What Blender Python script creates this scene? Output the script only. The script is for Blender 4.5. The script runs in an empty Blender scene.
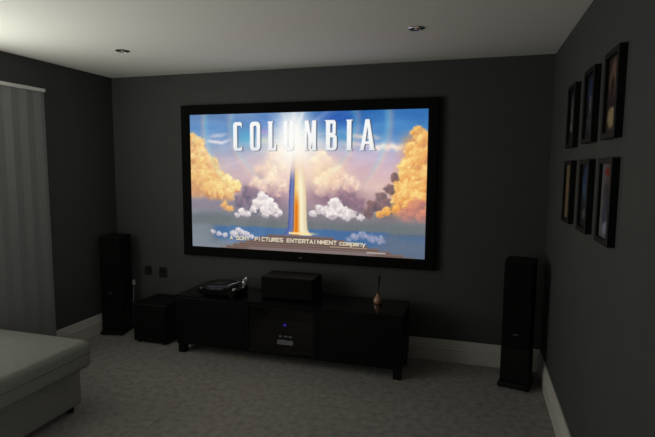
import bpy, bmesh, math, random
import numpy as np
from mathutils import Vector, Matrix
C = bpy.context.scene.collection
S = bpy.context.scene
PI = math.pi
W, D, H = 3.878, 5.6, 2.4          # room: x 0..W, y 0 (screen wall) .. -D, z 0..H

# ------------------------------------------------------------------ materials
def srgb(r, g, b):
    f = lambda c: (c/255/12.92) if c/255 <= .04045 else ((c/255+.055)/1.055)**2.4
    return (f(r), f(g), f(b), 1)

def mat(name, col, rough=.5, spec=.5, metal=0., noise=0., nscale=30., bump=0., bscale=200., coat=0., dist=.002):
    m = bpy.data.materials.new(name); m.use_nodes = True
    nt = m.node_tree; b = nt.nodes['Principled BSDF']
    b.inputs['Base Color'].default_value = col
    b.inputs['Roughness'].default_value = rough
    b.inputs['Specular IOR Level'].default_value = spec
    b.inputs['Metallic'].default_value = metal
    b.inputs['Coat Weight'].default_value = coat
    tc = nt.nodes.new('ShaderNodeTexCoord')
    if noise:
        n = nt.nodes.new('ShaderNodeTexNoise'); n.inputs['Scale'].default_value = nscale; n.inputs['Detail'].default_value = 4
        r = nt.nodes.new('ShaderNodeValToRGB')
        r.color_ramp.elements[0].position = .3; r.color_ramp.elements[1].position = .7
        r.color_ramp.elements[0].color = tuple(c*(1-noise) for c in col[:3])+(1,)
        r.color_ramp.elements[1].color = tuple(c*(1+noise) for c in col[:3])+(1,)
        nt.links.new(tc.outputs['Object'], n.inputs['Vector']); nt.links.new(n.outputs['Fac'], r.inputs['Fac'])
        nt.links.new(r.outputs['Color'], b.inputs['Base Color'])
    if bump:
        n = nt.nodes.new('ShaderNodeTexNoise'); n.inputs['Scale'].default_value = bscale; n.inputs['Detail'].default_value = 3
        k = nt.nodes.new('ShaderNodeBump'); k.inputs['Strength'].default_value = bump; k.inputs['Distance'].default_value = dist
        nt.links.new(tc.outputs['Object'], n.inputs['Vector']); nt.links.new(n.outputs['Fac'], k.inputs['Height'])
        nt.links.new(k.outputs['Normal'], b.inputs['Normal'])
    return m

def emis(name, col, strength):
    m = bpy.data.materials.new(name); m.use_nodes = True
    nt = m.node_tree; nt.nodes.clear()
    e = nt.nodes.new('ShaderNodeEmission'); o = nt.nodes.new('ShaderNodeOutputMaterial')
    e.inputs['Color'].default_value = col; e.inputs['Strength'].default_value = strength
    nt.links.new(e.outputs[0], o.inputs[0]); return m

def glass(name, tint, gloss=.06):
    m = bpy.data.materials.new(name); m.use_nodes = True
    nt = m.node_tree; nt.nodes.clear()
    t = nt.nodes.new('ShaderNodeBsdfTransparent'); t.inputs[0].default_value = tint
    g = nt.nodes.new('ShaderNodeBsdfGlossy'); g.inputs['Roughness'].default_value = .03
    x = nt.nodes.new('ShaderNodeMixShader'); x.inputs[0].default_value = gloss
    o = nt.nodes.new('ShaderNodeOutputMaterial')
    nt.links.new(t.outputs[0], x.inputs[1]); nt.links.new(g.outputs[0], x.inputs[2]); nt.links.new(x.outputs[0], o.inputs[0])
    return m

WALL = mat('charcoal_paint', (.051, .0548, .052, 1), .75, .3, noise=.05, nscale=6, bump=.15, bscale=350)
CEIL = mat('white_ceiling_paint', (.72, .71, .68, 1), .9, .2, bump=.08, bscale=300)
CARPET = mat('grey_carpet', (.285, .27, .25, 1), 1., .05, noise=.2, nscale=22, bump=1., bscale=260, dist=.006)
SKIRT = mat('white_gloss_trim', (.50, .485, .45, 1), .45, .4)
BLACKGLOSS = mat('black_gloss_lacquer', (.004, .004, .0045, 1), .12, .4)
BLACKSATIN = mat('black_satin', (.004, .004, .004, 1), .5, .2)
BLACKDOOR = mat('black_door_lacquer', (.0035, .0037, .004, 1), .25, .18)
VELVET = mat('black_velvet', (.004, .004, .004, 1), .9, .1, bump=.3, bscale=500)
ASH = mat('black_ash_veneer', (.0045, .005, .005, 1), .55, .2, noise=.3, nscale=40)
CLOTH = mat('black_speaker_cloth', (.005, .005, .005, 1), .95, .1, bump=.5, bscale=900)
RUBBER = mat('black_rubber', (.006, .006, .006, 1), .8, .2)
CHROME = mat('polished_chrome', (.75, .75, .75, 1), .12, .5, metal=1)
STEEL = mat('brushed_steel', (.5, .5, .5, 1), .3, .5, metal=1)
NICKEL = mat('black_nickel', (.06, .06, .06, 1), .3, .5, metal=.8)
BADGE = mat('silver_badge', (.13, .13, .13, 1), .4, .4, metal=.3)
FABRIC = mat('grey_woven_fabric', (.19, .195, .175, 1), .95, .1, noise=.1, nscale=60, bump=.6, bscale=420, dist=.004)
PIPING = mat('dark_grey_piping', (.10, .10, .095, 1), .9, .1)
COPPER = mat('copper_glass', (.30, .17, .115, 1), .22, .5, metal=.4)
REED = mat('dark_reed', (.010, .008, .007, 1), .8, .2)
BLIND = mat('pale_grey_blind_cloth', (.19, .195, .195, 1), .8, .2, bump=.2, bscale=500)
WHITEPL = mat('white_plastic', (.62, .62, .60, 1), .4, .5)
VINYL = mat('black_vinyl', (.008, .008, .008, 1), .22, .5)
LABELRED = mat('record_label_paper', (.03, .03, .03, 1), .7, .2)
PLATTER = mat('dark_platter_metal', (.2, .2, .2, 1), .22, .5, metal=.9)
DEVICE = mat('dark_device_metal', (.022, .022, .022, 1), .4, .4)
BULB = mat('frosted_bulb', (.55, .55, .55, 1), .2, .5)
LED = emis('blue_indicator', srgb(70, 55, 200), 1.0)
DISPLAY = emis('grey_display', srgb(92, 92, 92), .95)
DOTS = emis('pale_indicator', srgb(125, 125, 130), 1.2)
TEALDIM = emis('dim_green_indicator', srgb(10, 45, 25), .5)
DARKGLASS = glass('smoked_glass', (.55, .55, .55, 1), .05)
PICGLASS = glass('picture_glass', (.95, .95, .95, 1), .04)
WINGLASS = glass('window_glass', (.95, .97, .96, 1), .05)

# ------------------------------------------------------------------ mesh helpers
def box(bm, x0, x1, y0, y1, z0, z1, bev=0., seg=2):
    r = bmesh.ops.create_cube(bm, size=1)
    vs = r['verts']
    for v in vs:
        v.co = Vector(((x0+x1)/2 + v.co.x*(x1-x0), (y0+y1)/2 + v.co.y*(y1-y0), (z0+z1)/2 + v.co.z*(z1-z0)))
    if bev:
        es = list({e for v in vs for e in v.link_edges})
        bmesh.ops.bevel(bm, geom=es, offset=bev, segments=seg, affect='EDGES', profile=.5)

def lathe(bm, prof, cx=0, cy=0, seg=40, cap=True):
    rings = []
    for r, z in prof:
        rings.append([bm.verts.new((cx + r*math.cos(2*PI*i/seg), cy + r*math.sin(2*PI*i/seg), z)) for i in range(seg)])
    for a, b in zip(rings, rings[1:]):
        for i in range(seg):
            bm.faces.new((a[i], a[(i+1) % seg], b[(i+1) % seg], b[i]))
    if cap:
        bm.faces.new(list(reversed(rings[0]))); bm.faces.new(rings[-1])

def tube(bm, pts, r, seg=10):
    pts = [Vector(p) for p in pts]; rings = []
    for i, p in enumerate(pts):
        t = (pts[min(i+1, len(pts)-1)] - pts[max(i-1, 0)]).normalized()
        a = t.cross(Vector((0, 0, 1)))
        if a.length < .01: a = t.cross(Vector((1, 0, 0)))
        a.normalize(); b = t.cross(a)
        rings.append([bm.verts.new(p + (a*math.cos(2*PI*k/seg) + b*math.sin(2*PI*k/seg))*r) for k in range(seg)])
    for p, q in zip(rings, rings[1:]):
        for k in range(seg):
            bm.faces.new((p[k], p[(k+1) % seg], q[(k+1) % seg], q[k]))
    bm.faces.new(list(reversed(rings[0]))); bm.faces.new(rings[-1])

def loft(bm, sections):
    """sections: lists of points with equal counts, closed loops, capped"""
    rings = [[bm.verts.new(p) for p in s] for s in sections]
    n = len(rings[0])
    for a, b in zip(rings, rings[1:]):
        for i in range(n):
            bm.faces.new((a[i], a[(i+1) % n], b[(i+1) % n], b[i]))
    bm.faces.new(list(reversed(rings[0]))); bm.faces.new(rings[-1])

def rrect(x0, x1, y0, y1, r, z, n=8):
    out = []
    for cx, cy, a0 in ((x1-r, y1-r, 0), (x0+r, y1-r, PI/2), (x0+r, y0+r, PI), (x1-r, y0+r, 1.5*PI)):
        for k in range(n+1):
            a = a0 + k*PI/2/n
            out.append((cx + r*math.cos(a), cy + r*math.sin(a), z))
    return out

def obj(name, bm, material, parent=None, smooth=False):
    bmesh.ops.recalc_face_normals(bm, faces=bm.faces)
    me = bpy.data.meshes.new(name); bm.to_mesh(me); bm.free()
    me.materials.append(material)
    if smooth:
        for p in me.polygons: p.use_smooth = True
        me.set_sharp_from_angle(angle=math.radians(40))
    o = bpy.data.objects.new(name, me); C.objects.link(o)
    if parent:
        o.parent = parent
        if parent.type == 'EMPTY' or parent.parent:
            root = parent
            while root.parent: root = root.parent
            o.matrix_parent_inverse = Matrix.Translation(-root.location) if parent is root else Matrix.Identity(4)
    return o

def part(name, parent, material, fn, smooth=False):
    """fn draws in the thing's own frame (thing's base = origin)"""
    bm = bmesh.new(); fn(bm)
    bmesh.ops.recalc_face_normals(bm, faces=bm.faces)
    me = bpy.data.meshes.new(name); bm.to_mesh(me); bm.free()
    me.materials.append(material)
    if smooth:
        for p in me.polygons: p.use_smooth = True
        me.set_sharp_from_angle(angle=math.radians(40))
    o = bpy.data.objects.new(name, me); C.objects.link(o); o.parent = parent
    return o

def thing(name, label, cat, loc=(0, 0, 0), rz=0, group=None):
    o = bpy.data.objects.new(name, None); C.objects.link(o)
    o.empty_display_size = .1
    o.location = loc; o.rotation_euler = (0, 0, rz)
    o['label'] = label; o['category'] = cat
    if group: o['group'] = group
    return o

def tag(o, label, cat, group=None):
    o['label'] = label; o['category'] = cat
    if group: o['group'] = group
    return o

def copy_thing(root, loc, label, rz=0):
    r = root.copy(); C.objects.link(r); r.location = loc; r.rotation_euler = (0, 0, rz); r['label'] = label
    def kids(a, b):
        for ch in list(a.children):
            c = ch.copy(); C.objects.link(c); c.parent = b
            c.matrix_parent_inverse = ch.matrix_parent_inverse.copy()
            kids(ch, c)
    kids(root, r)
    return r

def struct(name, fn, material, parent=None):
    o = part(name, parent, material, fn)
    if parent is None: o['kind'] = 'structure'
    return o

# ------------------------------------------------------------------ room shell
T = .12
WY0, WY1, WZ0, WZ1 = -4.3, -1.5, .0, 2.12      # patio window in the left wall
struct('floor', lambda b: box(b, -T, W+T, -D-T, T, -.12, 0), CARPET)
struct('ceiling', lambda b: box(b, -T, W+T, -D-T, T, H, H+.12), CEIL)
struct('wall_back', lambda b: box(b, -T, W+T, 0, T, 0, H), WALL)
DY0, DY1, DZ = -5.28, -4.42, 2.02       # unseen doorway behind the camera, added to hold the fill lamp
struct('wall_right', lambda b: [box(b, W, W+T, DY1, 0, 0, H), box(b, W, W+T, -D, DY0, 0, H), box(b, W, W+T, DY0, DY1, DZ, H)], WALL)
struct('trim_1', lambda b: [box(b, W-.018, W, DY1, DY1+.07, 0, DZ+.07), box(b, W-.018, W, DY0-.07, DY0, 0, DZ+.07), box(b, W-.018, W, DY0, DY1, DZ, DZ+.07)], SKIRT)  # trim around the added doorway
struct('wall_front', lambda b: box(b, -T, W+T, -D-T, -D, 0, H), WALL)
def left_wall(b):
    box(b, -T, 0, WY1, 0, 0, H)
    box(b, -T, 0, -D, WY0, 0, H)
    box(b, -T, 0, WY0, WY1, WZ1, H)
struct('wall_left', left_wall, WALL)

win = struct('window_1', lambda b: [box(b, -.10, -.04, WY0, WY0+.07, 0, WZ1), box(b, -.10, -.04, WY1-.07, WY1, 0, WZ1),
                                    box(b, -.10, -.04, WY0+.07, WY1-.07, WZ1-.07, WZ1), box(b, -.10, -.04, WY0+.07, WY1-.07, 0, .07),
                                    box(b, -.10, -.04, (WY0+WY1)/2-.05, (WY0+WY1)/2+.05, .07, WZ1-.07)], WHITEPL)
part('window_pane', win, WINGLASS, lambda b: box(b, -.075, -.067, WY0+.06, WY1-.06, .06, WZ1-.06))

# skirting: profiled board swept along a wall; profile (offset from wall, height)
SK = .179
PROF = [(0, 0), (.018, 0), (.018, .105), (.021, .108), (.021, .114), (.016, .118), (.016, .138), (.013, .142), (.012, .158),
        (.009, .166), (.007, SK), (0, SK)]
def skirt(name, p, q, nrm):
    def f(b):
        loft(b, [[(e[0]+nrm[0]*o, e[1]+nrm[1]*o, z) for o, z in PROF] for e in (p, q)])
    return struct(name, f, SKIRT)
skirt('baseboard_back', (0, 0), (W, 0), (0, -1))
skirt('baseboard_right', (W, 0), (W, DY1+.07), (-1, 0))
skirt('baseboard_left', (0, 0), (0, -1.5), (1, 0))

# ------------------------------------------------------------------ blind hanging by the patio window
bl = thing('window_blind', 'pale grey full-length blind on the left wall behind the sofa', 'blind', (.02, -1.2, .02))
def slat_cloth(b):
    n = 24; pr = []
    for i in range(n+1):
        y = .385 - .795*i/n
        pr.append((.012 + .0025*math.sin(i*PI/2), y))
    loft(b, [[(x, y, z) for x, y in pr] + [(x-.004, y, z) for x, y in reversed(pr)] for z in (.03, 2.13)])
part('blind_cloth', bl, BLIND, slat_cloth)
part('head_rail', bl, WHITEPL, lambda b: box(b, -.018, .030, -.42, .388, 2.13, 2.155, .004))
part('bottom_rail', bl, WHITEPL, lambda b: box(b, .002, .022, -.41, .385, 0, .03, .004))

# ------------------------------------------------------------------ downlights
def downlight(loc, label):
    t = thing('ceiling_spotlight', label, 'ceiling light', loc, 0, 'recessed ceiling spotlights')
    part('trim_ring', t, CHROME, lambda b: lathe(b, [(.030, 0), (.033, -.006), (.044, -.007), (.050, -.003), (.050, 0)], seg=48, cap=False), True)
    part('reflector_bowl', t, NICKEL, lambda b: lathe(b, [(.031, -.0055), (.028, -.004), (.022, -.0015), (.006, -.001)], seg=40, cap=True), True)
    part('lamp_bulb', t, BULB, lambda b: lathe(b, [(.014, -.0025), (.013, -.006), (.009, -.009), (.003, -.0105)], seg=24), True)
    return t
dl = downlight((.874, -.916, H), 'recessed chrome ceiling spotlight near the left wall, unlit')
copy_thing(dl, (2.981, -.935, H), 'recessed chrome ceiling spotlight above the right end of the screen, unlit')

# ------------------------------------------------------------------ projection screen
SX0, SX1, SZ0, SZ1, BW = .860, 2.982, .836, 2.030, .084
sc = thing('projector_screen', 'large wall-mounted cinema screen with black frame showing a cloudy studio title', 'screen', (SX0, 0, SZ0))
sw, sh = SX1-SX0, SZ1-SZ0
def frame_fn(b):
    prof = [(0., -.036), (.004, -.046), (.020, -.052), (BW-.012, -.052), (BW, -.046), (BW, -.006), (0., -.006)]  # outward offset, y
    corners = [(0, 0, -1, -1), (sw, 0, 1, -1), (sw, sh, 1, 1), (0, sh, -1, 1)]
    rings = []
    for cx, cz, dx, dz in corners:
        rings.append([b.verts.new((cx+dx*o, y, cz+dz*o)) for o, y in prof])
    n = len(prof)
    for i in range(4):
        p, q = rings[i], rings[(i+1) % 4]
        for k in range(n):
            b.faces.new((p[k], p[(k+1) % n], q[(k+1) % n], q[k]))
part('screen_frame', sc, VELVET, frame_fn)
part('backing_board', sc, BLACKSATIN, lambda b: box(b, -.02, sw+.02, -.030, -.002, -.02, sh+.02))
part('maker_badge', sc, BADGE, lambda b: box(b, 1.055, 1.082, -.0545, -.051, -.050, -.043, .001, 1))

# ---- the projected picture, computed as vertex colours on a fine grid
NX, NY = 672, 378
rng = np.random.RandomState(5)
U, V = np.meshgrid(np.linspace(0, 240, NX), np.linspace(0, 135, NY))
def vnoise(x, y, seed):
    r = np.random.RandomState(seed); g = r.rand(256, 256)
    xi = np.floor(x).astype(int); yi = np.floor(y).astype(int)
    fx = x-xi; fy = y-yi; fx = fx*fx*(3-2*fx); fy = fy*fy*(3-2*fy)
    a = g[yi % 256, xi % 256]; c = g[yi % 256, (xi+1) % 256]
    d = g[(yi+1) % 256, xi % 256]; e = g[(yi+1) % 256, (xi+1) % 256]
    return (a*(1-fx)+c*fx)*(1-fy)+(d*(1-fx)+e*fx)*fy
def fbm(x, y, seed, o=4):
    s = 0; a = .5; t = 0
    for i in range(o):
        s = s+a*vnoise(x, y, seed+i); t += a; a *= .5; x = x*2.03; y = y*2.03
    return s/t
def ss(a, b, x):
    t = np.clip((x-a)/(b-a), 0, 1); return t*t*(3-2*t)
img = np.zeros((NY, NX, 3))
def over(col, a):
    global img
    col = np.asarray(col, float)
    img = img*(1-a[..., None]) + col*a[..., None]
def ramp(stops, t):
    ks = [s[0] for s in stops]
    return np.stack([np.interp(t, ks, [s[1][i] for s in stops]) for i in range(3)], -1)
# sky
sl = ramp([(0, (118, 148, 190)), (14, (112, 152, 198)), (30, (150, 172, 205)), (46, (190, 182, 200)), (62, (208, 188, 196)), (80, (196, 176, 182)), (92, (150, 150, 158)), (104, (126, 134, 142)), (135, (132, 140, 150))], V)
sr = ramp([(0, (66, 118, 178)), (16, (88, 142, 198)), (30, (130, 165, 208)), (40, (188, 178, 205)), (56, (212, 186, 196)), (70, (226, 196, 188)), (86, (196, 168, 170)), (98, (136, 134, 138)), (108, (112, 120, 134)), (135, (108, 122, 142))], V)
k = ss(50, 190, U)[..., None]
img = sl*(1-k)+sr*k
n1 = fbm(U/26, V/9, 11)
img += ((n1-.5)*26)[..., None]
# thin wispy streaks
def wisp(x0, y0, x1, y1, th, col, al, seed):
    t = np.clip((U-x0)/(x1-x0), 0, 1)
    yc = y0+(y1-y0)*t + (fbm(U/9, V*0+seed, seed)-.5)*5
    a = np.exp(-((V-yc)/th)**2)*ss(x0-5, x0+6, U)*(1-ss(x1-8, x1+4, U))*al*(.5+fbm(U/6, V/3, seed+7))
    over(col, np.clip(a, 0, 1))
wisp(22, 22, 42, 20, 1.8, (205, 208, 222), .75, 21)
wisp(18, 28, 46, 26, 1.7, (225, 222, 230), .85, 22)
wisp(165, 22, 198, 25, 2.0, (225, 215, 205), .8, 23)
wisp(190, 34, 224, 33, 3.2, (240, 228, 222), .95, 24)
wisp(158, 30, 190, 33, 2.4, (220, 205, 210), .7, 25)
# upper blue behind the letters
over((70, 120, 200), .55*np.exp(-((U-92)/22)**2-((V-10)/9)**2))
over((52, 92, 178), .75*np.exp(-((U-152)/22)**2-((V-6)/8)**2))
over((80, 185, 215), .55*np.exp(-((U-64)/10)**2-((V-24)/8)**2))
over((70, 150, 200), .5*np.exp(-((U-160)/9)**2-((V-24)/7)**2))

LIGHT = (116., 20.)
def cloud(blobs, hi, mid, lo, seed, soft=1.2, puffs=5, up=.55, alpha=1., rough=1.):
    global img
    r = np.random.RandomState(seed)
    full = []
    for (x, y, rad) in blobs:
        full.append((x, y, rad))
        for i in range(puffs):
            a = r.uniform(-PI, .35*PI) if r.rand() < .8 else r.uniform(0, 2*PI)
            q = rad*r.uniform(.28, .5)
            full.append((x+math.cos(a)*rad*.82, y+math.sin(a)*rad*.75, q))
    full = sorted(full, key=lambda b: b[1]-b[2]*.35)
    for i, (x, y, rad) in enumerate(full):
        m = 2.2*rad
        ix = (np.abs(U[0]-x) < m); iy = (np.abs(V[:, 0]-y) < m)
        if not ix.any() or not iy.any(): continue
        sub = np.ix_(iy, ix); u = U[sub]; v = V[sub]
        dx, dy = u-x, v-y
        n = fbm(u/(rad*.42)+i*3.1, v/(rad*.42), seed+3, 4)-.5
        n2 = fbm(u/2.6, v/2.6, seed+9, 3)-.5
        d = np.hypot(dx, dy*1.08)/rad + n*.75*rough + n2*.16*rough
        a = (1-ss(1-soft*1.6/rad, 1+soft*.5/rad, d))*alpha
        lx, ly = LIGHT[0]-x, LIGHT[1]-y; L = math.hypot(lx, ly); lx, ly = lx/L, ly/L
        lx, ly = lx*(1-up)+0*up, ly*(1-up)-1*up
        s = .5+.52*(dx*lx+dy*ly)/rad - n*.8 - n2*.3
        s = np.clip(s, 0, 1)
        c = np.where((s < .5)[..., None], np.array(lo)+(np.array(mid)-np.array(lo))*(s/.5)[..., None],
                     np.array(mid)+(np.array(hi)-np.array(mid))*((s-.5)/.5)[..., None])
        fade = .92*a*(1-.35*ss(.2, 1.1, dy/rad))
        img[sub] = img[sub]*(1-fade[..., None])+c*fade[..., None]

# soft wide colour under the centre cloud
over((232, 196, 190), .85*np.exp(-((U-122)/52)**2-((V-60)/24)**2))
over((132, 112, 134), .85*np.exp(-((U-80)/26)**2-((V-84)/13)**2))
over((138, 114, 134), .85*np.exp(-((U-152)/30)**2-((V-80)/13)**2))
# centre cloud
cloud([(84, 58, 13), (96, 46, 13), (142, 50, 13), (156, 62, 13), (170, 70, 9), (74, 72, 10), (146, 70, 13), (92, 70, 13)],
      (255, 242, 214), (234, 200, 186), (176, 148, 164), 31, 2.5, 5, .35, .8)
cloud([(66, 80, 10), (56, 88, 8), (72, 92, 9)], (164, 142, 156), (126, 116, 134), (96, 100, 118), 36, 2.5, 4, .4, .85)
cloud([(164, 82, 11), (176, 86, 8)], (184, 150, 158), (146, 122, 138), (116, 106, 124), 37, 2.5, 4, .4, .85)
# left big cloud
cloud([(2, 30, 12), (10, 40, 12), (4, 52, 14), (20, 54, 12), (10, 70, 15), (28, 66, 11), (38, 70, 10), (48, 72, 8), (24, 78, 12), (40, 80, 10)],
      (252, 234, 172), (234, 188, 132), (182, 128, 108), 41, 1.4, 7, .45)
over((232, 186, 120), .35*np.exp(-((U-16)/24)**2-((V-62)/20)**2))
cloud([(42, 66, 6), (50, 70, 6)], (255, 248, 200), (248, 226, 160), (228, 180, 130), 43, 1.2, 6, .5)
over((150, 142, 156), .85*ss(82, 89, V+4*(fbm(U/8, V/8, 77)-.5))*(1-ss(94, 99, V))*(1-ss(40, 60, U)))
cloud([(38, 92, 5), (44, 95, 4)], (250, 205, 140), (235, 180, 120), (180, 150, 140), 44, 1.2, 4, .6)
# right cloud
over((222, 160, 104), .9*ss(206, 226, U+6*(fbm(U/9, V/9, 55)-.5)+(V-60)*.1)*ss(16, 30, V)*(1-ss(92, 102, V)))
cloud([(232, 22, 7), (238, 30, 9), (228, 38, 9), (236, 46, 12), (224, 52, 9), (238, 62, 14), (222, 64, 11), (228, 76, 13), (214, 74, 9), (216, 84, 9), (236, 84, 12)],
      (250, 220, 146), (234, 174, 108), (190, 128, 104), 51, 1.3, 7, .45)
cloud([(211, 61, 4.5), (206, 72, 5.5), (199, 80, 6), (192, 88, 6.5), (204, 88, 8), (186, 95, 5)],
      (160, 126, 122), (126, 108, 114), (104, 96, 106), 56, 1.3, 5, .3)
cloud([(217, 52, 4), (222, 49, 5)], (255, 240, 170), (246, 206, 128), (220, 160, 110), 57, 1.2, 4, .5)
cloud([(204, 93, 5), (212, 90, 5), (198, 96, 4)], (252, 205, 120), (238, 172, 96), (190, 130, 110), 58, 1.2, 4, .5)
cloud([(232, 88, 9), (224, 96, 8), (238, 97, 8)], (226, 156, 130), (192, 136, 128), (146, 118, 128), 59, 1.6, 4, .4, .9)
# grey-green belt and blue strip below
over((124, 130, 132), .86*ss(99, 104, V+3*(fbm(U/14, V/5, 61)-.5))*(1-ss(111, 115, V)))
over((160, 140, 146), .35*np.exp(-((V-101)/3.)**2)*ss(60, 120, U))
blue = ss(110.5, 113.5, V+2.5*(fbm(U/12, V/4, 62)-.5))*(1-ss(122, 130, V))
over((84, 122, 170), .8*blue*ss(18, 34, U)*(1-ss(196, 214, U)))
over((112, 126, 146), .6*ss(112, 120, V)*ss(188, 206, U))
over((88, 122, 164), .45*np.exp(-((V-117)/3.5)**2)*ss(205, 225, U))
over((140, 147, 156), .75*ss(108, 114, V)*(1-ss(16, 30, U)))
# small white cumulus
WH = ((252, 248, 242), (226, 216, 216), (168, 160, 170))
cloud([(80, 84, 7), (74, 90, 6), (87, 91, 8), (70, 95, 4), (94, 96, 6), (82, 97, 6)], *WH, 71, .9, 6, .6)
cloud([(57, 98, 4.5), (63, 100, 4), (52, 101, 3)], *WH, 72, .9, 5, .6)
cloud([(139, 93, 5), (147, 94, 6), (155, 88, 7), (162, 94, 6), (171, 96, 5), (180, 99, 4), (133, 97, 4), (152, 97, 6), (165, 99, 5)], *WH, 73, .9, 6, .6)
over((138, 134, 142), .55*np.exp(-((V-103.5)/2.4)**2)*ss(40, 60, U)*(1-ss(182, 196, U)))
cloud([(24, 119, 2.8), (31, 121, 3), (38, 122, 3), (47, 120, 4), (54, 118, 5), (61, 120, 4.5), (67, 122, 3)], (236, 232, 234), (208, 200, 208), (150, 150, 165), 74, .9, 5, .6)
cloud([(175, 118, 4.5), (182, 116, 4.5), (190, 118, 5), (199, 119, 4.5), (168, 120, 3)], (206, 196, 212), (176, 172, 194), (132, 140, 164), 75, 1.6, 4, .6, .75)
wisp(40, 127.5, 62, 127.5, 1.0, (120, 150, 195), .8, 76)
# rainbow halos
for rad, al in ((94.5, .20), (64.5, .16)):
    d = np.hypot(U-110.8, V-10)-rad
    vis = (1-ss(40, 85, V))
    over((255, 190, 170), al*np.exp(-((d-2.2)/2.2)**2)*vis)
    over((235, 240, 190), al*.8*np.exp(-(d/1.9)**2)*vis)
    over((150, 225, 230), al*np.exp(-((d+2.4)/2.2)**2)*vis)
# rays and glow around the centre
gx, gy = 113., 24.
ang = np.arctan2(V-gy, U-gx); dist = np.hypot(U-gx, V-gy)
ray = np.clip(fbm(ang*5+40, ang*0+3, 81, 3)-.46, 0, 1)*2.2
over((255, 246, 240), np.clip(ray*np.exp(-dist/55)*.75, 0, 1))
over((215, 150, 225), .35*np.exp(-((U-82)/9)**2-((V-18)/4)**2))
over((240, 240, 170), .35*np.exp(-((U-83)/8)**2-((V-26)/4)**2))
over((255, 246, 228), .82*np.exp(-((U-114)/30)**2-((V-36)/21)**2))
over((255, 252, 246), .85*np.exp(-((U-112)/18)**2-((V-20)/26)**2))
over((255, 236, 190), .5*np.exp(-((U-144)/20)**2-((V-58)/14)**2))
over((255, 240, 210), .35*np.exp(-((U-90)/18)**2-((V-56)/12)**2))

# big lettering
def poly(pts):
    ins = np.zeros(U.shape, bool)
    n = len(pts)
    for i in range(n):
        x1, y1 = pts[i]; x2, y2 = pts[(i+1) % n]
        if y1 == y2: continue
        c = ((V >= min(y1, y2)) & (V < max(y1, y2)))
        xi = x1+(V-y1)*(x2-x1)/(y2-y1)
        ins ^= c & (U < xi)
    return ins
def rc(x0, x1, y0, y1): return (U >= x0) & (U <= x1) & (V >= y0) & (V <= y1)
t0, t1 = 8.0, 36.4
def rr(x0, x1, y0, y1, r):
    dx = np.maximum(np.abs(U-(x0+x1)/2)-(x1-x0)/2+r, 0); dy = np.maximum(np.abs(V-(y0+y1)/2)-(y1-y0)/2+r, 0)
    return np.hypot(dx, dy) <= r
L_C = (rr(49, 58.6, t0, t1, 2.8) & ~rc(53.2, 70, 11.6, 33.6)) | poly([(55.6, 9), (58.4, 9), (58.4, 14.2)]) | poly([(55.6, 36), (58.4, 36), (58.4, 31)])
L_O = rr(66.9, 78.1, t0, t1, 4.2) & ~rr(71.0, 74.2, 12, 33.2, 1.6)
L_L = rc(86.7, 90.9, t0, t1) | rc(86, 91.8, t0, t0+1) | rc(86, 94.8, 33.8, t1) | poly([(92, 34), (94.8, 34), (94.8, 30.5)])
L_U = rr(102.9, 113, t0-6, t1, 3.6) & ~rr(106.6, 109.6, t0-8, 33, 1.5) & (V > t0)
L_M = rc(124.3, 126.6, t0, t1) | rc(131.9, 135.8, t0, t1) | poly([(124.3, t0), (128.2, t0), (131.2, 26), (130.4, t1-1)]) | poly([(135.8, t0), (132.4, t0), (129.4, 28), (130.4, t1-1)]) | rc(123.6, 128, t1-1.1, t1) | rc(131.2, 136.6, t1-1.1, t1)
L_B = (rr(146, 155.2, t0, 22.5, 3.2) | rr(146, 156, 21, t1, 3.4) | rc(145.4, 150, t0, t1) | rc(144.4, 149, t0, t0+1.2) | rc(144.4, 149, t1-1.2, t1)) & ~rr(149.6, 152, 11.4, 20, 1) & ~rr(149.6, 152.4, 24, 33.8, 1)
L_I = rc(165.9, 170.1, t0, t1) | rc(165, 171, t0, t0+1.1) | rc(165, 171, t1-1.1, t1)
L_A = (poly([(183.2, t0), (187, t0), (192.2, t1), (187.9, t1), (186.9, 30.5), (183.2, 30.5), (181.6, t1), (178.6, t1)]) & ~poly([(185.2, 15), (186.6, 28), (183.6, 28)])) | rc(178, 182.6, t1-1.1, t1) | rc(186.9, 193, t1-1.1, t1)
letters = (L_C | L_O | L_L | L_U | L_M | L_B | L_I | L_A).astype(float)
def blur(a, k=1):
    for _ in range(k):
        p = np.pad(a, 1, mode='edge')
        a = (p[:-2, 1:-1]+p[2:, 1:-1]+p[1:-1, :-2]+p[1:-1, 2:]+2*p[1:-1, 1:-1])/6
    return a
px = NX/240.
sh1 = np.roll(np.roll(letters, int(round(1.1*px)), 1), int(round(.5*px)), 0)
sh2 = np.roll(letters, int(round(.6*px)), 1)
core = np.exp(-((U-112)/13)**2-((V-20)/22)**2)
over((88, 92, 104), blur(np.maximum(sh1, sh2), 2)*.85*(1-.8*core))
shade = ramp([(0, (250, 252, 252)), (30, (246, 246, 246)), (40, (226, 228, 232))], V)
over(shade, blur(letters, 1)*.97)
over((255, 253, 248), .62*core)

# brown stepped plinth at the bottom of the picture
edge = 119.2 + np.maximum(0, np.abs(U-118)-27)*np.where(U < 118, .29, .2)
edge = np.floor(edge/2.2)*2.2
br = ss(-.4, .6, V-edge)
stripe = .5+.5*np.sin(V*2.85)
over(np.array((112, 96, 90))+stripe[..., None]*np.array((30, 22, 20)), br*.92)
over((142, 130, 130), .8*ss(131, 133, V+ (U-120)*.004)*ss(60, 70, U)*(1-ss(186, 200, U)))
over((205, 196, 190), .8*rc(186, 204, 131.2, 132.2).astype(float))
over((210, 190, 160), .7*rc(150, 186, 127.6, 128.4).astype(float))
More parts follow.
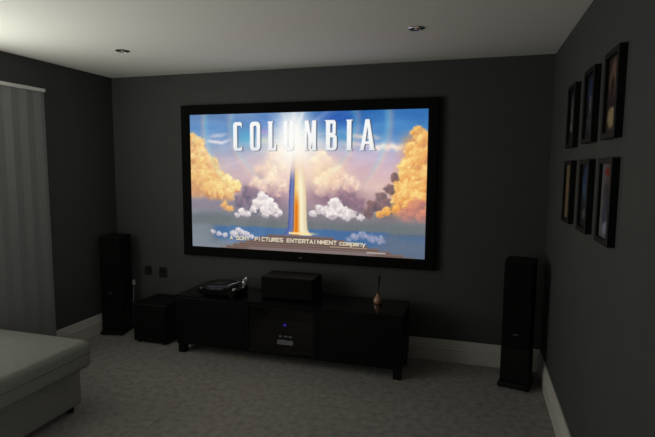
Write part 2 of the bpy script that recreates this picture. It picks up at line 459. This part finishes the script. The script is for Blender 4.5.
# plain tapered pillar in cream, orange and blue where the bright shape stands in the picture
cxl = 117.0
hw = np.interp(V, [33, 38, 60, 76, 100, 112, 116, 118.5], [4.6, 5.2, 7.6, 8.8, 9.4, 10.2, 12.5, 15.5])
e = (U-cxl)/hw
inside = ((np.abs(e) < 1) & (V > 33) & (V < 118.5)).astype(float)
pc = ramp([(-1, (92, 104, 158)), (-.62, (120, 136, 190)), (-.4, (104, 112, 160)), (-.34, (236, 200, 120)), (0, (246, 226, 170)), (.4, (250, 244, 216)), (1, (226, 206, 170))], e)
om = np.exp(-((e+.12)/.26)**2)*ss(70, 92, V)
pc = pc*(1-om[..., None])+np.array((228, 130, 40))*om[..., None]
top = (1-ss(48, 66, V))[..., None]
pc = pc*(1-.75*top)+np.array((244, 214, 180))*.75*top
a = blur(inside, 2)
over(pc, a*.96*ss(34, 72, V))
over((250, 226, 170), .9*blur(rc(108, 140, 115.4, 117.6).astype(float)*(1-ss(126, 141, U)), 2))

# caption in thin strokes
GL = {
 'A': [(0, 1, .5, 0), (.5, 0, 1, 1), (.2, .65, .8, .65)], 'S': [(1, 0, 0, 0), (0, 0, 0, .5), (0, .5, 1, .5), (1, .5, 1, 1), (1, 1, 0, 1)],
 'O': [(0, 0, 1, 0), (1, 0, 1, 1), (1, 1, 0, 1), (0, 1, 0, 0)], 'N': [(0, 1, 0, 0), (0, 0, 1, 1), (1, 1, 1, 0)],
 'Y': [(0, 0, .5, .5), (1, 0, .5, .5), (.5, .5, .5, 1)], 'P': [(0, 1, 0, 0), (0, 0, 1, 0), (1, 0, 1, .55), (1, .55, 0, .55)],
 'I': [(.5, 0, .5, 1)], 'C': [(1, 0, 0, 0), (0, 0, 0, 1), (0, 1, 1, 1)], 'T': [(0, 0, 1, 0), (.5, 0, .5, 1)],
 'U': [(0, 0, 0, 1), (0, 1, 1, 1), (1, 1, 1, 0)], 'R': [(0, 1, 0, 0), (0, 0, 1, 0), (1, 0, 1, .5), (1, .5, 0, .5), (.4, .5, 1, 1)],
 'E': [(1, 0, 0, 0), (0, 0, 0, 1), (0, 1, 1, 1), (0, .5, .85, .5)], 'M': [(0, 1, 0, 0), (0, 0, .5, .7), (.5, .7, 1, 0), (1, 0, 1, 1)],
 'c': [(1, .35, 0, .35), (0, .35, 0, 1), (0, 1, 1, 1)], 'o': [(0, .35, 1, .35), (1, .35, 1, 1), (1, 1, 0, 1), (0, 1, 0, .35)],
 'm': [(0, 1, 0, .35), (0, .35, 1, .35), (.5, .35, .5, 1), (1, .35, 1, 1)], 'p': [(0, 1.4, 0, .35), (0, .35, 1, .35), (1, .35, 1, 1), (1, 1, 0, 1)],
 'a': [(0, .35, 1, .35), (1, .35, 1, 1), (1, 1, 0, 1), (0, 1, 0, .65), (0, .65, 1, .65)], 'n': [(0, 1, 0, .35), (0, .35, 1, .35), (1, .35, 1, 1)],
 'y': [(0, .35, .5, 1), (1, .35, .3, 1.4)]}
cap = np.zeros(U.shape)
def text(s, x0, x1, y0, y1, w=.42):
    global cap
    cell = (x1-x0)/len(s)
    for i, ch in enumerate(s):
        gw = cell*(.70 if ch != 'I' else .5); gx0 = x0+i*cell
        for (ax, ay, bx, by) in GL[ch]:
            p = np.array((gx0+ax*gw, y0+ay*(y1-y0))); q = np.array((gx0+bx*gw, y0+by*(y1-y0)))
            d = q-p; l2 = d@d+1e-9
            t = np.clip(((U-p[0])*d[0]+(V-p[1])*d[1])/l2, 0, 1)
            dd = np.hypot(U-p[0]-t*d[0], V-p[1]-t*d[1])
            cap = np.maximum(cap, 1-ss(w-.12, w+.22, dd))
text('A', 43.8, 47.4, 122.9, 125.6)
text('SONY', 50.8, 66.4, 122.5, 125.8)
text('PICTURES', 71.6, 102.4, 122.5, 125.8)
text('ENTERTAINMENT', 106, 157.6, 122.5, 125.8)
text('company', 160, 185.6, 122.1, 125.8)
over((70, 58, 56), np.clip(blur(np.roll(cap, 2, 0), 2), 0, 1)*.5)
over((236, 226, 200), cap*.9)

# fine mottling
img += ((fbm(U/1.7, V/1.7, 91, 2)-.5)*5)[..., None]
img = np.clip((img-165)*1.13+160, 0, 255)/255.
lin = np.where(img <= .04045, img/12.92, ((img+.055)/1.055)**2.4)

xs = np.linspace(0, sw, NX); zs = np.linspace(sh, 0, NY)
XX, ZZ = np.meshgrid(xs, zs)
co = np.stack([XX, np.full_like(XX, -.032), ZZ], -1).reshape(-1, 3)
idx = np.arange(NX*NY).reshape(NY, NX)
quads = np.stack([idx[1:, :-1], idx[1:, 1:], idx[:-1, 1:], idx[:-1, :-1]], -1).reshape(-1, 4)
me = bpy.data.meshes.new('screen_picture')
me.vertices.add(len(co)); me.vertices.foreach_set('co', co.ravel().astype(np.float32))
me.loops.add(quads.size); me.loops.foreach_set('vertex_index', quads.ravel().astype(np.int32))
me.polygons.add(len(quads)); me.polygons.foreach_set('loop_start', np.arange(0, quads.size, 4, dtype=np.int32))
me.update(calc_edges=True)
ca = me.color_attributes.new('picture', 'FLOAT_COLOR', 'POINT')
ca.data.foreach_set('color', np.concatenate([lin.reshape(-1, 3), np.ones((NX*NY, 1))], 1).ravel().astype(np.float32))
pm = bpy.data.materials.new('projected_picture'); pm.use_nodes = True
nt = pm.node_tree; nt.nodes.clear()
at = nt.nodes.new('ShaderNodeAttribute'); at.attribute_name = 'picture'
em = nt.nodes.new('ShaderNodeEmission'); em.inputs['Strength'].default_value = .97
ou = nt.nodes.new('ShaderNodeOutputMaterial')
nt.links.new(at.outputs['Color'], em.inputs['Color']); nt.links.new(em.outputs[0], ou.inputs[0])
me.materials.append(pm)
pic = bpy.data.objects.new('screen_picture', me); C.objects.link(pic); pic.parent = sc

# ------------------------------------------------------------------ TV unit
ux0, ux1, uy0, uy1, uz0, uz1 = .98, 2.88, -.50, -.10, .08, .50
tv = thing('media_unit', 'long low black gloss media unit standing under the screen', 'tv unit', (ux0, uy0, 0))
uw, ud = ux1-ux0, uy1-uy0
def carcass(b):
    box(b, 0, .02, .02, ud, uz0, uz1-.012); box(b, uw-.02, uw, .02, ud, uz0, uz1-.012)
    box(b, .02, uw-.02, .02, ud, uz0, uz0+.02)
    box(b, .02, uw-.02, ud-.012, ud, uz0+.02, uz1-.012)
    for x in (.634, 1.25): box(b, x-.009, x+.009, .022, ud-.012, uz0+.02, uz1-.012)
part('carcass', tv, BLACKSATIN, carcass)
part('top_panel', tv, BLACKGLOSS, lambda b: box(b, 0, uw, 0, ud, uz1-.012, uz1))
part('door', tv, BLACKDOOR, lambda b: box(b, .003, .632, 0, .019, uz0+.004, uz1-.016, .0015))
part('door', tv, BLACKDOOR, lambda b: box(b, 1.252, uw-.003, 0, .019, uz0+.004, uz1-.016, .0015))
def gdoor(b):
    x0, x1, z0, z1 = .636, 1.248, uz0+.004, uz1-.016; w = .028
    box(b, x0, x0+w, 0, .019, z0, z1); box(b, x1-w, x1, 0, .019, z0, z1)
    box(b, x0+w, x1-w, 0, .019, z0, z0+w*.6); box(b, x0+w, x1-w, 0, .019, z1-w, z1)
gd = part('glass_door', tv, BLACKDOOR, gdoor)
part('glass_pane', gd, DARKGLASS, lambda b: box(b, .664, 1.22, .007, .011, uz0+.021, uz1-.044))
part('shelf', tv, BLACKSATIN, lambda b: box(b, .643, 1.241, .03, ud-.012, .235, .247))
for x in (.006, uw-.066):
    for y in (.012, ud-.072):
        part('leg', tv, BLACKSATIN, lambda b: box(b, x, x+.06, y, y+.06, 0, uz0, .002, 1))

# devices behind the glass
rx, ry = 1.92, -.40
av = thing('av_receiver', 'black receiver with grey lit display on the bottom of the glass-fronted bay', 'receiver', (rx, ry, .1005))
part('casing', av, DEVICE, lambda b: box(b, -.215, .215, .004, .26, .008, .125, .003))
part('front_panel', av, DEVICE, lambda b: box(b, -.218, .218, 0, .006, .008, .127, .002))
part('display', av, DISPLAY, lambda b: box(b, -.066, .070, -.0015, .0005, .036, .073))
for x in (-.04, .005, .05):
    part('button', av, DOTS, lambda b: box(b, x-.009, x+.009, -.003, .001, .101, .108, .001, 1))
for x in (-.16, .165):
    def knob(b):
        lathe(b, [(.024, 0), (.024, .016), (.021, .018)], seg=28)
        bmesh.ops.rotate(b, verts=b.verts, cent=(0, 0, 0), matrix=Matrix.Rotation(PI/2, 3, 'X'))
        bmesh.ops.translate(b, verts=b.verts, vec=(x, 0, .07))
    part('knob', av, NICKEL, knob, True)
for x in (-.17, .17):
    for y in (.04, .22):
        part('foot', av, RUBBER, lambda b: lathe(b, [(.018, 0), (.018, .008)], x, y, 20))
bd = thing('disc_player', 'slim black player with blue light on the shelf above the receiver', 'disc player', (rx, ry, .2475))
part('casing', bd, DEVICE, lambda b: box(b, -.215, .215, .004, .24, .008, .088, .003))
part('front_panel', bd, DEVICE, lambda b: box(b, -.217, .217, 0, .006, .008, .090, .002))
part('disc_tray', bd, BLACKSATIN, lambda b: box(b, -.17, -.03, -.002, .001, .030, .044, .001, 1))
part('indicator_light', bd, LED, lambda b: box(b, -.014, .014, -.002, .001, .043, .063, .002, 1))['label'] = 'glowing blue indicator light'
part('status_text', bd, TEALDIM, lambda b: box(b, -.075, -.035, -.0015, .001, .057, .064))
for x in (-.17, .17):
    for y in (.04, .2):
        part('foot', bd, RUBBER, lambda b: lathe(b, [(.016, 0), (.016, .008)], x, y, 20))

# ------------------------------------------------------------------ things on the unit
cs = thing('center_speaker', 'black centre speaker lying on the media unit below the screen', 'speaker', (1.924, -.38, uz1))
part('cabinet', cs, ASH, lambda b: box(b, -.2225, .2225, .018, .25, .008, .182, .004))
part('grille', cs, CLOTH, lambda b: box(b, -.2195, .2195, 0, .0175, .011, .178, .006))
for x in (-.19, .19):
    for y in (.04, .22):
        part('foot', cs, RUBBER, lambda b: lathe(b, [(.012, 0), (.012, .008)], x, y, 16))

tt = thing('turntable', 'round-cornered black record turntable on the left end of the media unit', 'turntable', (1.33, -.32, uz1))
part('plinth', tt, BLACKGLOSS, lambda b: loft(b, [rrect(-.185, .195, -.155, .145, .09, z) for z in (.022, .026, .056, .060)]), True)
for x, y in ((-.13, -.11), (.14, -.11), (-.13, .10), (.14, .10)):
    part('foot', tt, RUBBER, lambda b: lathe(b, [(.026, 0), (.028, .012), (.022, .022)], x, y, 24), True)
pl = part('platter', tt, PLATTER, lambda b: lathe(b, [(.05, .060), (.147, .0605), (.150, .064), (.150, .078), (.147, .080)], -.025, -.005, 64), True)
part('record', pl, VINYL, lambda b: lathe(b, [(.148, .0803), (.1485, .0815), (.147, .0826), (.05, .0822)], -.025, -.005, 64), True)
part('record_label', pl, LABELRED, lambda b: lathe(b, [(.049, .0824), (.049, .0829)], -.025, -.005, 40))
part('spindle', pl, CHROME, lambda b: lathe(b, [(.0035, .0825), (.0035, .094), (.002, .096)], -.025, -.005, 12))
ta = part('tonearm', tt, CHROME, lambda b: [tube(b, [(.152, .125, .103), (.150, .07, .104), (.140, -.03, .102), (.105, -.085, .096)], .0045), box(b, .085, .112, -.108, -.080, .090, .099, .002, 1)], True)
part('arm_base', ta, STEEL, lambda b: lathe(b, [(.026, .060), (.026, .075), (.016, .078), (.014, .100), (.010, .110)], .150, .085, 28), True)
def cw(b):
    lathe(b, [(.014, -.018), (.017, -.014), (.017, .014), (.014, .018)], seg=24)
    bmesh.ops.rotate(b, verts=b.verts, cent=(0, 0, 0), matrix=Matrix.Rotation(PI/2, 3, 'X'))
    bmesh.ops.translate(b, verts=b.verts, vec=(.1525, .128, .104))
part('counterweight', ta, CHROME, cw, True)
part('speed_dial', tt, STEEL, lambda b: lathe(b, [(.017, .060), (.017, .072), (.014, .075)], .155, -.105, 28), True)
part('start_button', tt, STEEL, lambda b: lathe(b, [(.012, .060), (.012, .064)], -.145, -.115, 20), True)

df = thing('reed_diffuser', 'copper reed diffuser bottle with dark reeds on the right of the media unit', 'diffuser', (2.645, -.235, uz1))
part('bottle', df, COPPER, lambda b: lathe(b, [(.026, 0), (.034, .004), (.037, .016), (.036, .030), (.028, .046), (.016, .058), (.012, .066), (.012, .076), (.015, .078), (.015, .084)], seg=36), True)
for a, l in ((.3, .135), (1.4, .14), (2.5, .13), (3.7, .135), (5.0, .142)):
    part('reed', df, REED, lambda b: tube(b, [(-.004*math.cos(a), -.004*math.sin(a), .05), (.008*math.cos(a)+.010, .008*math.sin(a), .085+l)], .0028, 6))

# ------------------------------------------------------------------ tall floor speakers
def tower(loc, label, rz=0):
    t = thing('floor_speaker', label, 'speaker', loc, rz, 'tall floor-standing speakers')
    def plinth(b):
        loft(b, [rrect(-.110, .110, -.018, .230, .012, z) for z in (.012, .026)] + [rrect(-.098, .098, -.004, .224, .010, z) for z in (.040, .046)])
    part('plinth', t, BLACKSATIN, plinth)
    part('cabinet', t, ASH, lambda b: box(b, -.098, .098, .016, .222, .046, .925, .004))
    g = part('grille', t, CLOTH, lambda b: box(b, -.094, .094, 0, .016, .30, .918, .006))
    part('badge', g, BADGE, lambda b: box(b, -.017, .017, -.002, .001, .395, .405, .002, 1))
    part('lower_baffle', t, BLACKSATIN, lambda b: box(b, -.096, .096, .006, .016, .050, .296, .003))
    for x in (-.09, .09):
        for y in (.0, .215):
            part('spike_foot', t, BLACKSATIN, lambda b: lathe(b, [(.006, 0), (.010, .012)], x, y, 14))
    return t
sp = tower((3.662, -.385, 0), 'tall black floor speaker in the right corner of the room', -.22)
copy_thing(sp, (.157, -.31, 0), 'tall black floor speaker in the left corner beside the subwoofer', .19)

sb = thing('subwoofer', 'black cube subwoofer on the carpet between left speaker and media unit', 'subwoofer', (.638, -.41, 0))
part('cabinet', sb, ASH, lambda b: box(b, -.168, .168, .02, .37, .014, .356, .006))
part('grille', sb, CLOTH, lambda b: box(b, -.162, .162, .004, .02, .024, .346, .007))
part('badge', sb, BADGE, lambda b: box(b, -.010, .010, .002, .005, .040, .045, .001, 1))
for x in (-.13, .13):
    for y in (.05, .33):
        part('foot', sb, RUBBER, lambda b: lathe(b, [(.020, 0), (.022, .014)], x, y, 20))

# ------------------------------------------------------------------ wall plates
def plate(name, label, x, z, w, h, rockers, cat):
    t = thing(name, label, cat, (x, 0, z))
    part('faceplate', t, NICKEL, lambda b: box(b, -w/2, w/2, -.009, 0, -h/2, h/2, .003))
    for dx in rockers:
        part('rocker', t, BLACKSATIN, lambda b: box(b, dx-.008, dx+.008, -.013, -.008, .004, .026, .002, 1))
    for dx in (-w*.36, w*.36):
        part('screw', t, CHROME, lambda b: [lathe(b, [(.003, 0), (.003, .0012)], 0, 0, 10), bmesh.ops.rotate(b, verts=b.verts, cent=(0, 0, 0), matrix=Matrix.Rotation(PI/2, 3, 'X')), bmesh.ops.translate(b, verts=b.verts, vec=(dx, -.009, 0))])
    return t
plate('wall_plate', 'small dark wall plate beside the left speaker, left of the other plate', .348, .566, .078, .080, (), 'wall plate')
plate('wall_socket', 'dark metal wall socket above the subwoofer, nearer the screen', .513, .556, .086, .098, (-.018, .018), 'wall socket')
pa = thing('plug_adapter', 'small white plug on the back wall beside the left speaker', 'plug', (.178, 0, .436))
part('plug_body', pa, WHITEPL, lambda b: box(b, -.016, .014, -.022, 0, -.024, .024, .004))
part('cable', pa, WHITEPL, lambda b: tube(b, [(0, -.012, -.022), (0, -.012, -.06), (-.004, -.012, -.14), (-.02, -.012, -.22), (-.035, -.024, -.33), (-.045, -.026, -.432)], .003, 8))

# ------------------------------------------------------------------ framed posters on the right wall
def art(name, base, stops):
    """abstract art: soft coloured patches over a dark base; (y, z, ry, rz, colour) in object units"""
    m = bpy.data.materials.new(name); m.use_nodes = True
    n = m.node_tree; b = n.nodes['Principled BSDF']; b.inputs['Roughness'].default_value = .5
    b.inputs['Specular IOR Level'].default_value = .2
    tc = n.nodes.new('ShaderNodeTexCoord')
    nz = n.nodes.new('ShaderNodeTexNoise'); nz.inputs['Scale'].default_value = 22; nz.inputs['Detail'].default_value = 5
    n.links.new(tc.outputs['Object'], nz.inputs['Vector'])
    mixv = n.nodes.new('ShaderNodeVectorMath'); mixv.operation = 'MULTIPLY_ADD'
    mixv.inputs[1].default_value = (.06, .06, .06)
    n.links.new(nz.outputs['Color'], mixv.inputs[0]); n.links.new(tc.outputs['Object'], mixv.inputs[2])
    last = None
    for (y, z, ry, rz_, col) in stops:
        sub = n.nodes.new('ShaderNodeVectorMath'); sub.operation = 'SUBTRACT'; sub.inputs[1].default_value = (.03, y+.03, z+.03)
        n.links.new(mixv.outputs[0], sub.inputs[0])
        mul = n.nodes.new('ShaderNodeVectorMath'); mul.operation = 'MULTIPLY'; mul.inputs[1].default_value = (0, 1/ry, 1/rz_)
        n.links.new(sub.outputs[0], mul.inputs[0])
        ln = n.nodes.new('ShaderNodeVectorMath'); ln.operation = 'LENGTH'; n.links.new(mul.outputs[0], ln.inputs[0])
        mr = n.nodes.new('ShaderNodeMapRange'); mr.interpolation_type = 'SMOOTHSTEP'
        mr.inputs['From Min'].default_value = .6; mr.inputs['From Max'].default_value = 1.05
        mr.inputs['To Min'].default_value = 1; mr.inputs['To Max'].default_value = 0
        n.links.new(ln.outputs['Value'], mr.inputs['Value'])
        mx = n.nodes.new('ShaderNodeMix'); mx.data_type = 'RGBA'
        n.links.new(mr.outputs['Result'], mx.inputs['Factor'])
        if last is None: mx.inputs['A'].default_value = base
        else: n.links.new(last, mx.inputs['A'])
        mx.inputs['B'].default_value = col
        last = mx.outputs['Result']
    n.links.new(last, b.inputs['Base Color'])
    return m
FW, FH, FD = .22, .350, .030
def pframe(yc, zc, label, m):
    t = thing('framed_poster', label, 'picture', (W, yc, zc), 0, 'framed posters in two rows on the right wall')
    def fr(b):
        w = .024
        for (y0, y1, z0, z1) in ((-FW/2, -FW/2+w, -FH/2, FH/2), (FW/2-w, FW/2, -FH/2, FH/2), (-FW/2+w, FW/2-w, FH/2-w, FH/2), (-FW/2+w, FW/2-w, -FH/2, -FH/2+w)):
            box(b, -FD, 0, y0, y1, z0, z1, .0015, 1)
    part('picture_frame', t, BLACKSATIN, fr)
    part('poster', t, m, lambda b: box(b, -.016, -.004, -FW/2+.022, FW/2-.022, -FH/2+.022, FH/2-.022))
    part('picture_glass', t, PICGLASS, lambda b: box(b, -.0205, -.0185, -FW/2+.023, FW/2-.023, -FH/2+.023, FH/2-.023))
c4 = lambda r, g, b: srgb(r, g, b)
DK = c4(34, 34, 36)
pframe(-.905, 1.862, 'upper row framed poster nearest the corner, dark with a grey shape', art('grey_art', DK, [(0, .03, .05, .10, c4(105, 108, 110)), (0, -.06, .06, .03, c4(130, 130, 130))]))
pframe(-1.352, 1.868, 'middle framed poster of the upper row, dark with a bluish top', art('navy_art', c4(38, 38, 42), [(0, .07, .07, .07, c4(48, 58, 100)), (.0, .01, .03, .05, c4(110, 110, 115)), (0, -.08, .05, .05, c4(72, 72, 76))]))
pframe(-1.757, 1.866, 'upper row framed poster farthest from the corner, brown with a pale lower part', art('brown_art', c4(60, 48, 42), [(0, .06, .07, .09, c4(120, 92, 78)), (.01, .02, .03, .07, c4(52, 34, 30)), (0, -.09, .075, .05, c4(176, 158, 118)), (0, -.03, .06, .02, c4(46, 36, 34))]))
pframe(-.905, 1.440, 'lower row framed poster nearest the corner, plain tan with a white spot', art('tan_art', c4(128, 110, 82), [(0, -.02, .08, .16, c4(132, 114, 84)), (-.02, .10, .03, .035, c4(225, 218, 205))]))
pframe(-1.352, 1.440, 'middle framed poster of the lower row, dark with a glowing blue upper half', art('blue_art', c4(36, 36, 42), [(0, .06, .075, .09, c4(46, 74, 120)), (0, .02, .06, .05, c4(52, 92, 122)), (0, -.09, .04, .03, c4(100, 100, 102))]))
pframe(-1.757, 1.440, 'lower row framed poster farthest from the corner, grey with a red block on top', art('red_art', c4(112, 112, 116), [(0, .115, .06, .025, c4(130, 36, 36)), (0, .03, .05, .07, c4(60, 60, 66)), (0, -.05, .055, .06, c4(70, 72, 92)), (0, -.115, .05, .03, c4(150, 156, 176))]))

# ------------------------------------------------------------------ sofa end
sf = thing('sofa', 'grey fabric sofa end with overhanging seat cushion at the left', 'sofa', (.08, -1.53, 0))
def cushion(b, x0, x1, y0, y1, z0, z1, r=.035):
    secs = []
    n = 5
    for i in range(n+1):
        a = -PI/2 + i*PI/2/n
        k = r*(1-math.cos(a)); secs.append((k, z0+r+r*math.sin(a)))
    for i in range(n+1):
        a = i*PI/2/n
        secs.append((r*(1-math.cos(a)), z1-r*1.3+r*1.3*math.sin(a)))
    secs.append((.12, z1+.005)); secs.append((.28, z1+.012))
    loft(b, [rrect(x0+k, x1-k, y0+k, y1-k, .045, z) for k, z in secs])
def base(b):
    box(b, 0, .895, -2.0, -.012, .045, .302, .02, 4)
part('base', sf, FABRIC, base, True)
sc1 = part('seat_cushion', sf, FABRIC, lambda b: cushion(b, 0, .985, -1.0, .0, .305, .478), True)
sc2 = part('seat_cushion', sf, FABRIC, lambda b: cushion(b, 0, .985, -2.01, -1.008, .305, .478), True)
for s, (ya, yb) in ((sc1, (-1.0, 0)), (sc2, (-2.01, -1.008))):
    loop = rrect(-.001, .985, ya-.001, yb, .045, .40)
    part('piping', s, PIPING, lambda b: tube(b, loop+[loop[0]], .003, 8), True)
for x in (.06, .84):
    for y in (-.06, -1.90):
        part('foot', sf, BLACKSATIN, lambda b: lathe(b, [(.020, 0), (.026, .047)], x, y, 20))

# ------------------------------------------------------------------ daylight and world
w = bpy.data.worlds.new('World'); S.world = w; w.use_nodes = True
w.node_tree.nodes['Background'].inputs[0].default_value = (.75, .85, .9, 1)
w.node_tree.nodes['Background'].inputs[1].default_value = .25
def area(name, loc, rot, sx, sy, power, col):
    l = bpy.data.lights.new(name, 'AREA'); l.shape = 'RECTANGLE'; l.size = sx; l.size_y = sy; l.energy = power; l.color = col
    o = bpy.data.objects.new(name, l); C.objects.link(o); o.location = loc
    o.rotation_euler = rot
    return o
def aim(o, d):
    o.rotation_euler = Vector(d).to_track_quat('-Z', 'Y').to_euler()
# cool daylight through the patio window, its brighter upper part, and an added fill lamp in the doorway behind the camera
d1 = area('window_daylight', (.06, -3.0, 1.15), (0, 0, 0), 2.3, 1.6, 34, (1., 1., .90))
aim(d1, (1, .2, .58))
d2 = area('upper_window_daylight', (.08, -1.95, 1.82), (0, 0, 0), .7, .5, 9, (1., 1., .88))
aim(d2, (1, .9, .75))
d3 = area('doorway_fill_light', (W+.02, -4.85, 1.05), (0, 0, 0), .8, 1.9, 6.5, (1., .98, .93))
aim(d3, (-1, .65, 0)); d3.data.spread = math.radians(95)

# ------------------------------------------------------------------ camera
yaw, pit, rol, f = .2908, -.1044, .0062, 491.2
c, s = math.cos(yaw), math.sin(yaw)
r = Vector((c, s, 0)); fw = Vector((-s, c, 0)); u = Vector((0, 0, 1))
f2 = math.cos(pit)*fw + math.sin(pit)*u; u2 = -math.sin(pit)*fw + math.cos(pit)*u
r3 = math.cos(rol)*r + math.sin(rol)*u2; u3 = -math.sin(rol)*r + math.cos(rol)*u2
cam = bpy.data.objects.new('camera', bpy.data.cameras.new('camera')); C.objects.link(cam)
M = Matrix.Identity(4)
for i in range(3):
    M[i][0], M[i][1], M[i][2] = r3[i], u3[i], -f2[i]
M[0][3], M[1][3], M[2][3] = 3.3495, -3.9926, 1.5712
cam.matrix_world = M
cam.data.sensor_width = 36; cam.data.lens = f/655*36; cam.data.clip_start = .05
S.camera = cam
S.view_settings.view_transform = 'Standard'; S.view_settings.look = 'None'
S.view_settings.gamma = 1; S.view_settings.exposure = 0; S.view_settings.use_curve_mapping = False
S.cycles.max_bounces = 8; S.cycles.diffuse_bounces = 5
S.cycles.sample_clamp_indirect = 4
